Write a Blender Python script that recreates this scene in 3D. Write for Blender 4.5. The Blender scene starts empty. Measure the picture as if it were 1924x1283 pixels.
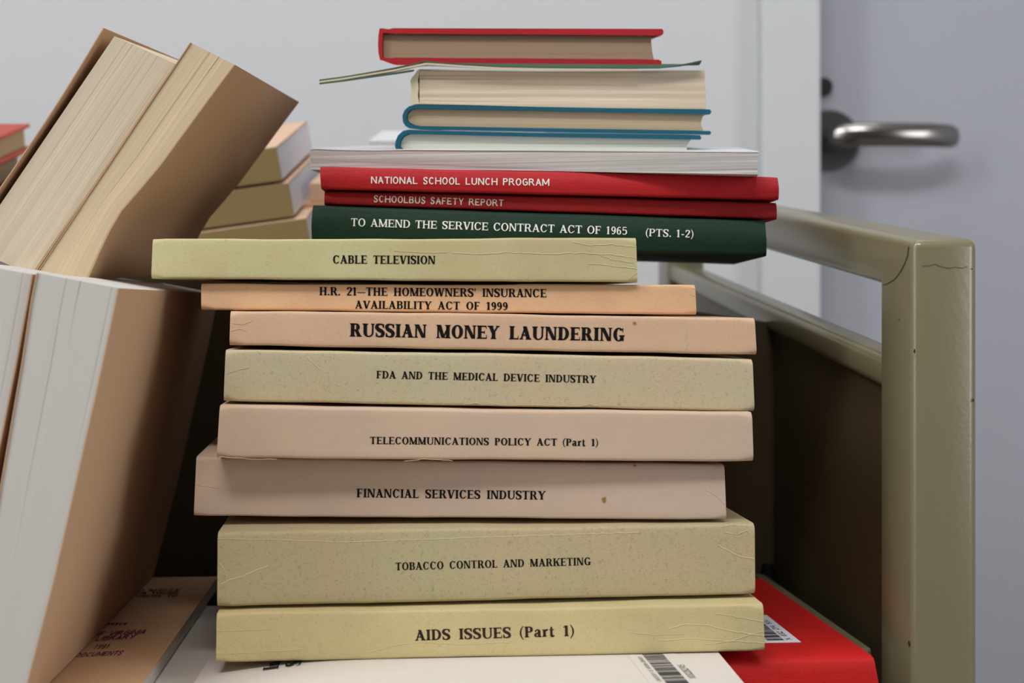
import bpy, bmesh, math, random
from mathutils import Vector, Matrix

# ------------------------------------------------------------------ camera / light / exposure
S = bpy.context.scene
COL = S.collection
W, HGT, F, CX, CY = 1924.0, 1283.0, 2900.0, 962.0, 570.0      # photo frame, focal length in pixels, level camera with a shifted lens
H = 0.85                                                     # eye height above the floor

cd = bpy.data.cameras.new('camera')
cam = bpy.data.objects.new('camera', cd); COL.objects.link(cam)
cam.location = (0, 0, H); cam.rotation_euler = (math.pi/2, 0, 0)
cd.sensor_fit = 'HORIZONTAL'; cd.sensor_width = 36.0; cd.lens = F/W*36.0
cd.shift_x = 0.0; cd.shift_y = (CY-HGT/2)/W
cd.clip_start = 0.02
cd.dof.use_dof = True; cd.dof.focus_distance = 0.715; cd.dof.aperture_fstop = 11.0
S.camera = cam

S.view_settings.view_transform = 'Standard'; S.view_settings.look = 'None'
S.view_settings.gamma = 1.0; S.view_settings.use_curve_mapping = False
S.view_settings.exposure = -0.32

wd = bpy.data.worlds.new('room_daylight'); S.world = wd; wd.use_nodes = True
bg = wd.node_tree.nodes['Background']
bg.inputs[0].default_value = (0.93, 0.96, 1.0, 1); bg.inputs[1].default_value = 0.10

def area(name, loc, target, sx, sy, power, col=(1, 1, 1)):
    l = bpy.data.lights.new(name, 'AREA'); l.shape = 'RECTANGLE'; l.size = sx; l.size_y = sy
    l.energy = power; l.color = col
    o = bpy.data.objects.new(name, l); COL.objects.link(o); o.location = loc
    o.rotation_euler = (Vector(target)-Vector(loc)).to_track_quat('-Z', 'Y').to_euler()
    return o
area('ceiling_light_front', (-0.22, -0.55, 2.66), (-0.02, 0.70, 0.8), 1.2, 0.40, 39, (1.0, 0.985, 0.965))
area('ceiling_light_rear', (0.10, 0.95, 2.68), (0.05, 1.15, 0), 1.2, 0.5, 7, (0.98, 0.985, 1.0))
area('ceiling_light_left', (-1.35, -0.15, 2.66), (0.0, 0.75, 0.85), 0.5, 1.2, 32, (0.98, 0.99, 1.0))
area('fill_light_left', (-2.3, -0.5, 1.5), (0.18, 0.70, 0.8), 1.3, 1.3, 16, (0.97, 0.985, 1.0))  # added soft fill from the left, lifts the post's inner face; no window modelled
area('fill_light_right', (2.0, -0.60, 1.35), (-0.2, 0.65, 0.8), 1.2, 1.0, 22, (1.0, 0.99, 0.98))  # added fill from the right, brightens the brown covers facing it; no real window

# ------------------------------------------------------------------ helpers
def lin(c):
    out = []
    for v in c:
        v = v/255.0
        out.append(v/12.92 if v <= .04045 else ((v+.055)/1.055)**2.4)
    return (out[0], out[1], out[2], 1.0)

def P(px, py, Y):                       # the point at distance Y seen at a photo position
    return Vector(((px-CX)/F*Y, Y, H+(CY-py)/F*Y))
def PZ(px, py, z):                      # the point of the horizontal plane at height H+z
    Y = -z*F/(py-CY)
    return Vector(((px-CX)/F*Y, Y, H+z))
def lerp(a, b, t): return a+(b-a)*t

class MB:                               # collects faces, becomes one mesh object
    def __init__(s): s.v = []; s.f = []; s.m = []; s.uv = []
    def add(s, verts, faces, m=0, uv=None):
        o = len(s.v); s.v += [Vector(v) for v in verts]
        s.uv += list(uv) if uv else [(0, 0)]*len(verts)
        for f in faces: s.f.append([i+o for i in f]); s.m.append(m)
    def hexa(s, q, dv, m=0, uv=None):   # front quad (TL,TR,BR,BL) + depth vector
        dv = Vector(dv); q = [Vector(a) for a in q]
        s.add(q+[a+dv for a in q], [(0, 3, 2, 1), (4, 5, 6, 7), (0, 1, 5, 4), (1, 2, 6, 5), (2, 3, 7, 6), (3, 0, 4, 7)], m, uv)
    def box(s, a, b, m=0):
        x0, y0, z0 = a; x1, y1, z1 = b
        s.hexa([(x0, y0, z1), (x1, y0, z1), (x1, y0, z0), (x0, y0, z0)], (0, y1-y0, 0), m)
    def prism(s, outline, dv, m=0, uv=None):   # closed outline (front), extruded by dv
        n = len(outline); a = [Vector(p) for p in outline]; b = [p+Vector(dv) for p in a]
        fs = [tuple(range(n)), tuple(range(2*n-1, n-1, -1))]
        fs += [(i, i+n, (i+1) % n+n, (i+1) % n) for i in range(n)]
        s.add(a+b, fs, m, (list(uv)*2) if uv else None)
    def grid(s, rows, m=0, uv=None, closed=False):
        n = len(rows[0]); vs = [p for r in rows for p in r]; fs = []
        for i in range(len(rows)-1):
            for j in range(n if closed else n-1):
                k = (j+1) % n
                fs.append((i*n+j, (i+1)*n+j, (i+1)*n+k, i*n+k))
        s.add(vs, fs, m, uv)
    def cyl(s, c, axis, r0, r1, h, n=32, m=0):
        c = Vector(c); ax = Vector(axis).normalized()
        u = ax.orthogonal().normalized(); w = ax.cross(u)
        a = [c+(u*math.cos(2*math.pi*i/n)+w*math.sin(2*math.pi*i/n))*r0 for i in range(n)]
        b = [c+ax*h+(u*math.cos(2*math.pi*i/n)+w*math.sin(2*math.pi*i/n))*r1 for i in range(n)]
        s.add(a+b, [tuple(range(n-1, -1, -1)), tuple(range(n, 2*n))]+[(i, (i+1) % n, (i+1) % n+n, i+n) for i in range(n)], m)
    def build(s, name, mats, parent=None, bevel=0, seg=2, smooth=False, angle=35, fix=True):
        me = bpy.data.meshes.new(name)
        org = Vector((0, 0, 0)); q_ = parent
        while q_ is not None: org = org+q_.location; q_ = q_.parent
        base = Vector((0, 0, 0))
        if parent is None:
            xs = [v.x for v in s.v]; ys = [v.y for v in s.v]; zs = [v.z for v in s.v]
            base = Vector(((min(xs)+max(xs))/2, (min(ys)+max(ys))/2, min(zs)))
        else: base = org
        me.from_pydata([v-base for v in s.v], [], s.f)
        if not isinstance(mats, (list, tuple)): mats = [mats]
        for mt in mats: me.materials.append(mt)
        uvl = me.uv_layers.new(name='UVMap')
        for p in me.polygons:
            p.material_index = s.m[p.index]
            for li in p.loop_indices: uvl.data[li].uv = s.uv[me.loops[li].vertex_index]
        bm = bmesh.new(); bm.from_mesh(me)
        if fix: bmesh.ops.recalc_face_normals(bm, faces=bm.faces)
        if bevel:
            es = [e for e in bm.edges if len(e.link_faces) == 2 and e.calc_face_angle(0) > .5]
            bmesh.ops.bevel(bm, geom=es, offset=bevel, segments=seg, profile=.5, affect='EDGES', clamp_overlap=True)
        if smooth:
            for f in bm.faces: f.smooth = True
            for e in bm.edges:
                if len(e.link_faces) == 2 and e.calc_face_angle(0) > math.radians(angle): e.smooth = False
        bm.to_mesh(me); bm.free()
        o = bpy.data.objects.new(name, me); COL.objects.link(o)
        if parent is not None: o.parent = parent
        else: o.location = base
        return o

def tag(o, label=None, cat=None, group=None, kind=None):
    if label: o['label'] = label
    if cat: o['category'] = cat
    if group: o['group'] = group
    if kind: o['kind'] = kind
    return o
def thing(name, label, cat, loc, group=None):
    o = bpy.data.objects.new(name, None); COL.objects.link(o)
    o.empty_display_size = .03
    o.location = loc; o.matrix_world = Matrix.Translation(loc)
    return tag(o, label, cat, group)

# ------------------------------------------------------------------ materials
class NT:
    def __init__(s, name, rough=.8, spec=.3, metal=0.0):
        s.mat = bpy.data.materials.new(name); s.mat.use_nodes = True
        s.t = s.mat.node_tree; s.b = s.t.nodes['Principled BSDF']
        s.b.inputs['Roughness'].default_value = rough
        s.b.inputs['Specular IOR Level'].default_value = spec
        s.b.inputs['Metallic'].default_value = metal
    def n(s, typ, **kw):
        nd = s.t.nodes.new(typ)
        for k, v in kw.items():
            if k in nd.inputs: 
                if hasattr(v, 'is_linked') or isinstance(v, bpy.types.NodeSocket): s.t.links.new(v, nd.inputs[k])
                else: nd.inputs[k].default_value = v
            else: setattr(nd, k, v)
        return nd
    def coord(s, which='Object', scale=(1, 1, 1)):
        tc = s.n('ShaderNodeTexCoord'); mp = s.n('ShaderNodeMapping')
        s.t.links.new(tc.outputs[which], mp.inputs[0]); mp.inputs['Scale'].default_value = scale
        return mp.outputs[0]
    def noise(s, co, scale, detail=2, rough=.5):
        nd = s.n('ShaderNodeTexNoise'); s.t.links.new(co, nd.inputs['Vector'])
        nd.inputs['Scale'].default_value = scale; nd.inputs['Detail'].default_value = detail; nd.inputs['Roughness'].default_value = rough
        return nd.outputs[0]
    def ramp(s, fac, stops):
        r = s.n('ShaderNodeValToRGB'); s.t.links.new(fac, r.inputs[0])
        el = r.color_ramp.elements
        while len(el) < len(stops): el.new(.5)
        for e, (p, c) in zip(el, stops):
            e.position = p; e.color = c if len(c) == 4 else (*c, 1)
        return r.outputs[0]
    def math(s, op, a, b=None, clamp=False):
        m = s.n('ShaderNodeMath'); m.operation = op; m.use_clamp = clamp
        for i, v in enumerate((a, b)):
            if v is None: continue
            if isinstance(v, (int, float)): m.inputs[i].default_value = v
            else: s.t.links.new(v, m.inputs[i])
        return m.outputs[0]
    def mix(s, fac, a, b, mode='MIX'):
        m = s.n('ShaderNodeMix'); m.data_type = 'RGBA'; m.blend_type = mode
        for sock, v in ((m.inputs[0], fac), (m.inputs[6], a), (m.inputs[7], b)):
            if isinstance(v, (int, float)): sock.default_value = v
            elif isinstance(v, tuple): sock.default_value = v
            else: s.t.links.new(v, sock)
        return m.outputs[2]
    def bump(s, h, strength=.2, dist=.001):
        b = s.n('ShaderNodeBump'); b.inputs['Strength'].default_value = strength; b.inputs['Distance'].default_value = dist
        s.t.links.new(h, b.inputs['Height']); s.t.links.new(b.outputs[0], s.b.inputs['Normal'])
    def base(s, c):
        if isinstance(c, tuple): s.b.inputs['Base Color'].default_value = c
        else: s.t.links.new(c, s.b.inputs['Base Color'])
        return s.mat

def sc(c, k): return tuple(max(0, min(1, x*k)) for x in c[:3])+(1.0,)

def card(name, rgb, fibre=0.5, var=.08, shift=None, seed=0.0):
    """book cover card: mottled tone, short curly fibres, faint grain"""
    t = NT(name, .82, .25); c = lin(rgb)
    co = t.coord('Object', (1, 1, 1))
    big = t.noise(co, 17+seed, 3, .6)
    c2 = lin(shift) if shift else sc(c, 1-var*1.3)
    col = t.mix(t.ramp(big, [(.36, (0, 0, 0)), (.64, (1, 1, 1))]), sc(c, 1+var*.4), c2)
    fine = t.noise(co, 900, 3, .7)
    col = t.mix(t.math('MULTIPLY', fine, .3), col, sc(c, .72))
    if fibre:
        for k, (scl, lo, wd_) in enumerate(((560, .50, .022), (900, .52, .03), (380, .54, .013))):
            n1 = t.noise(t.coord('Object', (.8+.3*k, 1, 1.1)), scl+seed*3, 1.0, .4)
            line = t.math('LESS_THAN', t.math('ABSOLUTE', t.math('SUBTRACT', n1, .5)), wd_)
            n2 = t.noise(co, 430+120*k+seed*5, 1)
            msk = t.math('GREATER_THAN', n2, lo+.06)
            f = t.math('MULTIPLY', t.math('MULTIPLY', line, msk), fibre*(.42, .3, .5)[k])
            col = t.mix(f, col, sc(c, .38))
    t.bump(t.noise(co, 1500, 2), .25, .0003)
    return t.base(col)

def kraft(name, rgb):
    t = NT(name, .8, .25); c = lin(rgb); co = t.coord('Object')
    col = t.mix(t.noise(co, 9, 3), sc(c, .9), sc(c, 1.08))
    col = t.mix(t.math('MULTIPLY', t.noise(co, 1100, 3, .8), .5), col, sc(c, .78))
    t.bump(t.noise(co, 1300, 2), .3, .0003)
    return t.base(col)

def pages(name, rgb, dark=.62, f1=520, f2=130, bump=.5):
    """edges of a page block: fine lines along the sheets (UV v = metres through the block, u = metres along)"""
    t = NT(name, .9, .15); c = lin(rgb)
    a = t.noise(t.coord('UV', (6, f1*2.2, 1)), 1, 4, .65)
    b = t.noise(t.coord('UV', (2.2, f2*2.0, 1)), 1, 2, .5)
    d = t.noise(t.coord('UV', (2.5, f2*10, 1)), 1, 1, .5)
    col = t.mix(t.ramp(a, [(.32, (0, 0, 0)), (.62, (1, 1, 1))]), sc(c, dark+.16), c)
    col = t.mix(t.ramp(b, [(.35, (1, 1, 1)), (.6, (0, 0, 0))]), col, sc(c, dark+.2))
    col = t.mix(t.ramp(d, [(.31, (1, 1, 1)), (.36, (0, 0, 0))]), col, sc(c, dark*.75))
    t.bump(a, bump, .0006)
    return t.base(col)

def cloth(name, rgb, worn=.12):
    t = NT(name, .62, .35); c = lin(rgb); co = t.coord('Object')
    w1 = t.noise(t.coord('Object', (1, 1, .25)), 1300, 2); w2 = t.noise(t.coord('Object', (.2, 1, 1)), 1500, 2)
    col = t.mix(t.noise(co, 26, 3, .6), sc(c, .86), sc(c, 1.16))
    col = t.mix(t.math('MULTIPLY', w2, worn*2.2), col, sc(c, 1.9))
    col = t.mix(t.math('MULTIPLY', w1, .35), col, sc(c, .6))
    t.bump(t.math('ADD', w1, w2), .35, .0004)
    return t.base(col)

def flat(name, rgb, rough=.6, spec=.3, metal=0.0, var=0.05, nscale=30):
    t = NT(name, rough, spec, metal); c = lin(rgb)
    return t.base(t.mix(t.noise(t.coord('Object'), nscale, 3), sc(c, 1-var), sc(c, 1+var)))

def paint(name, rgb, rough=.5, bscale=60, bst=.08, var=.03):
    t = NT(name, rough, .3); c = lin(rgb); co = t.coord('Object')
    t.bump(t.noise(co, bscale, 4), bst, .002)
    return t.base(t.mix(t.noise(co, 1.5, 3), sc(c, 1-var), sc(c, 1+var)))

M = {}
M['wall'] = paint('wall_paint', (208, 209, 212), .75, 220, .1)
M['casing'] = paint('casing_paint', (205, 208, 210), .45)
M['door'] = paint('door_paint', (172, 174, 184), .5, 90, .05)
M['ceiling'] = paint('ceiling_paint', (235, 235, 232), .9)
M['floor'] = flat('floor_vinyl', (120, 116, 110), .5, .3, 0, .1, 6)
M['steel'] = flat('brushed_steel', (150, 146, 143), .2, .5, 1.0, .05, 60)
M['darksteel'] = flat('dark_lock_metal', (52, 48, 50), .4, .4, .6)
M['truck'] = None
t = NT('truck_enamel', .26, .75); c = lin((128, 121, 93)); co = t.coord('Object')
col = t.mix(t.noise(co, 12, 4, .6), sc(c, .9), sc(c, 1.05))
col = t.mix(t.math('MULTIPLY', t.noise(co, 400, 3), .15), col, sc(c, .7))
t.bump(t.noise(co, 350, 3), .12, .0006); M['truck'] = t.base(col)
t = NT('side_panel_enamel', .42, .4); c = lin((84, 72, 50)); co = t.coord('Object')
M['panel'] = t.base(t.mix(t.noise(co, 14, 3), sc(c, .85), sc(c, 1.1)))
M['chip'] = flat('chipped_paint', (58, 48, 40), .8)
M['rubber'] = flat('black_rubber', (16, 15, 15), .7)

M['olive_a'] = card('olive_card_bright', (203, 197, 150), .38, .07, (196, 180, 136))
M['olive_b'] = card('olive_card_grey', (195, 187, 154), .75, .06, (204, 184, 152), 1.0)
M['olive_c'] = card('olive_card_fibrous', (180, 172, 134), .8, .07, (192, 172, 138), 2.0)
M['olive_d'] = card('olive_card_yellow', (205, 188, 140), .5, .07, (196, 182, 136), 3.0)
M['peach_a'] = card('peach_card', (232, 190, 148), .25, .05, (214, 172, 134), 4.0)
M['peach_b'] = card('tan_card', (218, 184, 152), .35, .05, (214, 178, 150), 5.0)
M['pink_a'] = card('pink_buff_card', (208, 182, 157), .12, .05, (203, 178, 158), 6.0)
M['pink_b'] = card('pink_buff_card_pale', (205, 181, 161), .08, .06, (201, 178, 163), 7.0)
M['kraft'] = kraft('kraft_cover', (205, 166, 130))
M['kraft_d'] = kraft('kraft_cover_brown', (206, 170, 138))
M['kraft_b'] = kraft('kraft_cover_dark', (186, 150, 118))
M['olive_far'] = kraft('olive_cover_plain', (160, 138, 94))
M['card_worn'] = kraft('worn_pale_card', (214, 204, 178))
M['peach_far'] = kraft('peach_cover_plain', (228, 192, 164))
M['crease'] = kraft('card_crease', (226, 212, 172))
M['stain'] = flat('brown_stain', (150, 112, 66), .8)
M['pg_cream'] = pages('cream_page_edges', (220, 205, 180), .66, 420, 90)
M['pg_cream2'] = pages('cream_page_edges_coarse', (222, 200, 166), .62, 260, 60)
M['pg_white'] = pages('white_page_edges', (208, 204, 198), .78, 260, 50, .3)
M['pg_grey'] = pages('grey_white_page_edges', (212, 208, 206), .48, 300, 300, .5)
M['pg_old'] = pages('aged_page_edges', (228, 210, 186), .5, 240, 120, .7)
M['pg_brown'] = pages('browned_page_edges', (158, 134, 112), .8, 700, 120, .2)
M['pg_tan'] = pages('tan_page_edges', (186, 168, 140), .75, 500, 120, .3)
M['pg_pale'] = pages('pale_page_edges', (206, 208, 196), .85, 700, 120, .2)
M['pg_far'] = pages('far_page_edges', (214, 214, 222), .88, 300, 120, .2)
M['red'] = cloth('red_book_cloth', (176, 26, 36))
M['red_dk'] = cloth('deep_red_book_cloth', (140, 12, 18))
M['red_top'] = cloth('red_board_cloth', (168, 22, 32), .05)
M['red_br'] = cloth('bright_red_book_cloth', (188, 14, 10), .12)
M['red_far'] = cloth('faded_red_book_cloth', (186, 82, 68), .05)
M['red_far2'] = cloth('dark_red_book_cloth', (120, 24, 28), .05)
M['green'] = cloth('green_book_cloth', (3, 44, 28), .04)
M['green_p'] = kraft('green_pamphlet_cover', (70, 98, 76))
M['teal'] = cloth('teal_board_cloth', (2, 84, 106), .03)
M['white_c'] = flat('white_glossy_cover', (224, 218, 212), .35, .4, 0, .02, 20)
M['white_g'] = flat('grey_white_cover', (222, 222, 224), .4, .4, 0, .02, 20)
M['paper_w'] = flat('label_paper', (228, 228, 236), .6, .3, 0, .02)
M['ink'] = flat('black_ink', (20, 15, 14), .75, .2, 0, .2, 300)
M['ink_br'] = flat('brown_black_ink', (52, 36, 30), .75, .2, 0, .2, 300)
M['ink_w'] = flat('white_foil_lettering', (236, 236, 232), .5, .3, 0, .04, 400)
M['ink_s'] = flat('silver_lettering', (206, 196, 186), .5, .3, 0, .06, 400)
M['ink_p'] = flat('purple_stamp_ink', (142, 38, 92), .8, .2, 0, .25, 500)
M['ink_g'] = flat('grey_print_ink', (70, 68, 74), .7, .2, 0, .1, 300)

# ------------------------------------------------------------------ lettering: letters drawn stroke by stroke
class Font:
    def __init__(s, T=.2, Hh=.085, Sf=.085, h=.06, k=1.0, gap=.045, space=.64):
        s.gap, s.space = gap, space
        s.T, s.H, s.S, s.h, s.k = T, Hh, Sf, h, k      # stem, hairline, serif reach, serif height, width factor
    def glyph(s, ch):
        T, Hh, Sf, h, k = s.T, s.H, s.S, s.h, s.k
        q = []; mono = Sf == 0
        def rect(x0, y0, x1, y1): q.append([(x0, y0), (x1, y0), (x1, y1), (x0, y1)])
        def serif(x, w, y):       # slab under / over a stem
            if mono: return
            if y == 0: rect(x-Sf, 0, x+w+Sf, h); q.append([(x-Sf*.6, h), (x+w+Sf*.6, h), (x+w, h+.05), (x, h+.05)])
            else: rect(x-Sf, y-h, x+w+Sf, y); q.append([(x, y-h-.05), (x+w, y-h-.05), (x+w+Sf*.6, y-h), (x-Sf*.6, y-h)])
        def stem(x, w=T, y0=0, y1=1, lo=True, hi=True):
            rect(x, y0, x+w, y1)
            if lo: serif(x, w, y0)
            if hi: serif(x, w, y1)
        def diag(x0, y0, x1, y1, w): q.append([(x0, y0), (x0+w, y0), (x1+w, y1), (x1, y1)])
        def ring(cx, cy, rx, ry, a0, a1, t=T, tt=Hh, n=22):
            a0, a1 = math.radians(a0), math.radians(a1)
            for i in range(n):
                p, r = a0+(a1-a0)*i/n, a0+(a1-a0)*(i+1)/n
                o = [(cx+rx*math.cos(a), cy+ry*math.sin(a)) for a in (p, r)]
                ii = [(cx+(rx-t)*math.cos(a), cy+(ry-tt)*math.sin(a)) for a in (r, p)]
                q.append(o+ii)
        def strip(pts, ws):       # smooth stroke of changing width
            P2 = []; n = len(pts); m = 6
            for i in range(n-1):
                p0, p1, p2, p3 = pts[max(i-1, 0)], pts[i], pts[i+1], pts[min(i+2, n-1)]
                for j in range(m):
                    u = j/m
                    f = lambda a, b, c_, d: .5*((2*b)+(-a+c_)*u+(2*a-5*b+4*c_-d)*u*u+(-a+3*b-3*c_+d)*u**3)
                    P2.append((f(p0[0], p1[0], p2[0], p3[0]), f(p0[1], p1[1], p2[1], p3[1]), lerp(ws[i], ws[i+1], u)))
            P2.append((*pts[-1], ws[-1]))
            L, R = [], []
            for i, (x, y, w) in enumerate(P2):
                a, b = P2[max(i-1, 0)], P2[min(i+1, len(P2)-1)]
                dx, dy = b[0]-a[0], b[1]-a[1]; l = math.hypot(dx, dy) or 1
                L.append((x-dy/l*w/2, y+dx/l*w/2)); R.append((x+dy/l*w/2, y-dx/l*w/2))
            for i in range(len(L)-1): q.append([L[i], R[i], R[i+1], L[i+1]])
        thin = Hh*1.25 if not mono else T
        th = Hh if not mono else T*.92
        def term(x, y, d, w=.07):  # wedge terminal of a horizontal arm
            if mono: return
            q.append([(x, y), (x-w, y), (x-w*.35, y+d), (x, y+d)])
        A = 0
        c = ch
        if c == 'I': stem(Sf); A = T+2*Sf
        elif c == 'L': stem(Sf); rect(Sf, 0, .66*k, th); term(.66*k, 0, .3); A = .68*k
        elif c in 'EF':
            stem(Sf, hi=True); w = .70*k if c == 'E' else .66*k
            rect(Sf, 1-th, w-.03, 1); term(w-.03, 1, -.26)
            rect(Sf, .5-th/2, w-.14, .5+th/2)
            if not mono: rect(w-.19, .38, w-.14, .62)
            if c == 'E': rect(Sf, 0, w, th); term(w, 0, .3)
            A = w+.02
        elif c == 'T':
            w = .76*k; stem(w/2-T/2, hi=False); rect(.02, 1-th, w-.02, 1); term(w-.02, 1, -.27)
            if not mono: q.append([(.02, 1), (.09, 1), (.045, .73), (.02, .73)])
            A = w
        elif c == 'H':
            w = .86*k; stem(Sf); stem(w-Sf-T); rect(Sf, .5-th/2, w-Sf, .5+th/2); A = w
        elif c == 'N':
            w = .86*k; stem(Sf, thin); stem(w-Sf-thin, thin, lo=mono); diag(Sf-.0, 1, w-Sf-T*1.05, 0, T*1.05); A = w
        elif c == 'M':
            w = 1.02*k; stem(Sf, thin); stem(w-Sf-T, T); m = w/2-.03
            diag(Sf, 1, m-T*.45, 0.02 if not mono else .2, T*1.05); diag(m-thin*.3, .02 if not mono else .2, w-Sf-thin*1.0, 1, thin); A = w
        elif c == 'A':
            w = .84*k; l, r = Sf*.7, w-Sf*.7-T*1.1
            diag(l+.02, 0, w/2-thin*.6, 1, thin); diag(r, 0, w/2-T*.75, 1, T*1.1); rect(l+.1, .28, r+.08, .28+th)
            serif(l+.02, thin, 0); serif(r, T*1.1, 0); A = w
        elif c in 'VY':
            w = .82*k; l, r = Sf*.7, w-Sf*.7-thin
            yb = 0 if c == 'V' else .45; xm = w/2
            diag(xm-T*.6, yb, l, 1, T*1.1); diag(xm-thin*.4, yb, r, 1, thin); serif(l, T*1.1, 1); serif(r, thin, 1)
            if c == 'Y': stem(xm-T/2, T, 0, .5, hi=False)
            A = w
        elif c == 'W':
            w = 1.16*k; l = Sf*.7
            diag(w*.3-T*.5, 0, l, 1, T); diag(w*.3-thin*.3, 0, w*.5-thin*.5, 1, thin)
            diag(w*.7-T*.5, 0, w*.5-T*.5, 1, T); diag(w*.7-thin*.3, 0, w-l-thin, 1, thin)
            serif(l, T, 1); serif(w-l-thin, thin, 1); A = w
        elif c == 'X':
            w = .82*k; l = Sf*.7
            diag(w-l-T*1.1, 0, l, 1, T*1.1); diag(l, 0, w-l-thin, 1, thin)
            for x, ww, y in ((l, T*1.1, 1), (w-l-T*1.1, T*1.1, 0), (l, thin, 0), (w-l-thin, thin, 1)): serif(x, ww, y)
            A = w
        elif c == 'K':
            w = .86*k; stem(Sf); diag(Sf+T*.8, .42, w-Sf-thin, 1, thin); diag(w-Sf-T*1.1, 0, Sf+T*1.15, .62, T*1.1)
            serif(w-Sf-thin, thin, 1); serif(w-Sf-T*1.1, T*1.1, 0); A = w
        elif c in 'PRB':
            w = {'P': .72, 'R': .84, 'B': .74}[c]*k; stem(Sf); rw = w-(.14 if c == 'R' else .04)
            y0 = .47 if c != 'B' else .52
            rr = .26; x0 = rw-rr
            rect(Sf, 1-th, x0, 1); rect(Sf, y0-.02, x0, y0-.02+th)
            ring(x0, (1+y0-.02)/2, rr if c != 'B' else rr*.93, (1-y0+.02)/2, -90, 90, T, th)
            if c == 'B':
                rect(Sf, 0, x0, th); ring(x0, (y0+.06)/2, rr+.02, (y0+.06)/2, -90, 90, T, th)
            if c == 'R': diag(w-Sf-T*.85, 0, x0-T*.45, .5, T*1.05); serif(w-Sf-T*.85, T*.9, 0)
            A = w
        elif c == 'D':
            w = .82*k; stem(Sf); rx = .42*k; x0 = w-.03-rx
            rect(Sf, 1-th, x0, 1); rect(Sf, 0, x0, th); ring(x0, .5, rx, .5, -90, 90, T, th); A = w
        elif c == 'O':
            w = .84*k; ring(w/2, .5, w/2-.02, .52, 0, 360, T*1.02, th, 36); A = w
        elif c in 'CG':
            w = .80*k; ring(w/2+.02, .5, w/2-.02, .52, 42, 318, T*1.02, th, 30)
            x1 = w/2+.02+(w/2-.02)*math.cos(math.radians(42))
            if not mono: rect(x1-.03, .68, x1+.03, 1.0)
            if c == 'G':
                if mono: rect(w*.52, .42, w, .42+th); rect(w-th, .1, w, .5)
                else: stem(w-.03-T, T, .02, .45, lo=False); 
            elif not mono: strip([(x1-.02, .17), (x1+.05, .3)], [.07, .04])
            A = w+.02
        elif c == 'U':
            w = .86*k
            if mono:
                rect(.03, .35, .03+T, 1); rect(w-.03-T, .35, w-.03, 1); ring(w/2, .37, w/2-.03, .39, 180, 360, T, th)
            else:
                stem(Sf, T, .3, 1, lo=False); stem(w-Sf-thin, thin, .3, 1, lo=False)
                rx = (w-2*Sf)/2; ring(w/2, .33, rx, .35, 180, 285, T, th); ring(w/2, .33, rx, .35, 280, 360, thin, th)
            A = w
        elif c == 'S':
            w = .66*k
            a = th*1.1; b = T*1.15
            strip([(w-.1, .74), (w*.78, .92), (w*.5, .975-th*.1), (w*.24, .9), (w*.16, .74), (w*.32, .58), (w*.64, .45), (w*.83, .28), (w*.74, .1), (w*.47, .02+th*.1), (w*.22, .08), (.08, .27)],
                  [a*.9, a*1.1, a, b*.75, b*.9, b, b, b*.9, b*.75, a, a*1.1, a*.9])
            if not mono: rect(w-.1, .68, w-.04, .99); rect(.04, .01, .1, .32)
            A = w
        elif c == '1':
            if mono: rect(.2, 0, .2+T, 1); strip([(.22, .95), (.06, .78)], [T, T*.8]); A = .5
            else: stem(.16, T, 0, 1, hi=False); strip([(.2, .97), (.1, .86), (.02, .84)], [.07, .07, .05]); A = .5
        elif c == '2':
            w = .6*k
            strip([(.1, .72), (.16, .9), (.32, .965), (.5, .86), (.48, .64), (.3, .36), (.1, .1)], [T*.8, T*.8, th, T*.9, T, T*.7, th*1.2])
            rect(.05, 0, .56, th*1.5); A = w
        elif c == '3':
            strip([(.08, .84), (.28, .96), (.46, .82), (.42, .6), (.26, .53)], [th, th, T, T, th]); strip([(.26, .53), (.48, .42), (.5, .2), (.3, .03), (.06, .14)], [th, T, T, th, th]); A = .6
        elif c == '4':
            rect(.34, 0, .34+T*.9, 1); strip([(.38, .97), (.05, .33)], [th, th]); rect(.04, .26, .6, .26+th); A = .64
        elif c == '5':
            rect(.1, .9, .52, 1); strip([(.13, .97), (.1, .55)], [th, th]); strip([(.1, .53), (.3, .63), (.5, .5), (.5, .2), (.3, .035), (.07, .13)], [th, th, T*.9, T, th, T*.7]); A = .6
        elif c in '69':
            pts = [(.48, .88), (.3, .95), (.13, .72), (.1, .36)]
            f = (lambda a: (a[0], a[1])) if c == '6' else (lambda a: (.6-a[0], 1-a[1]))
            strip([f(a) for a in pts], [T*.6, th, T*.85, T])
            ring(.3, .31 if c == '6' else .69, .26, .32, 0, 360, T*.9, th, 26); A = .6
        elif c == '0': ring(.3, .5, .27, .51, 0, 360, T, th, 30); A = .6
        elif c == '7': rect(.06, .9, .54, 1); strip([(.5, .95), (.3, .45), (.24, 0)], [th, T*.8, T]); A = .58
        elif c == '8': ring(.3, .76, .22, .25, 0, 360, T*.8, th); ring(.3, .27, .26, .28, 0, 360, T*.85, th); A = .6
        elif c == 'a':
            strip([(.1, .5), (.2, .66), (.36, .64), (.41, .5), (.41, .1), (.5, .03), (.57, .08)], [T*.6, th, T*.7, T, T, th, th])
            strip([(.4, .38), (.16, .3), (.1, .15), (.22, .03), (.4, .12)], [th, T*.7, T*.85, th, th]); A = .58
        elif c == 'r': stem(.1, T, 0, .68, hi=False); rect(.02, .62, .1+T, .68); strip([(.26, .5), (.36, .65), (.47, .6)], [th, T*.6, T*.9]); A = .52
        elif c == 't': strip([(.2, .92), (.2, .14), (.3, .03), (.42, .1)], [T*.6, T, T*.8, th]); rect(.04, .6, .4, .68); A = .44
        elif c in 'mn':
            stem(.08, T*.9, 0, .68, hi=False); rect(.01, .61, .1, .68); x = .08
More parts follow.
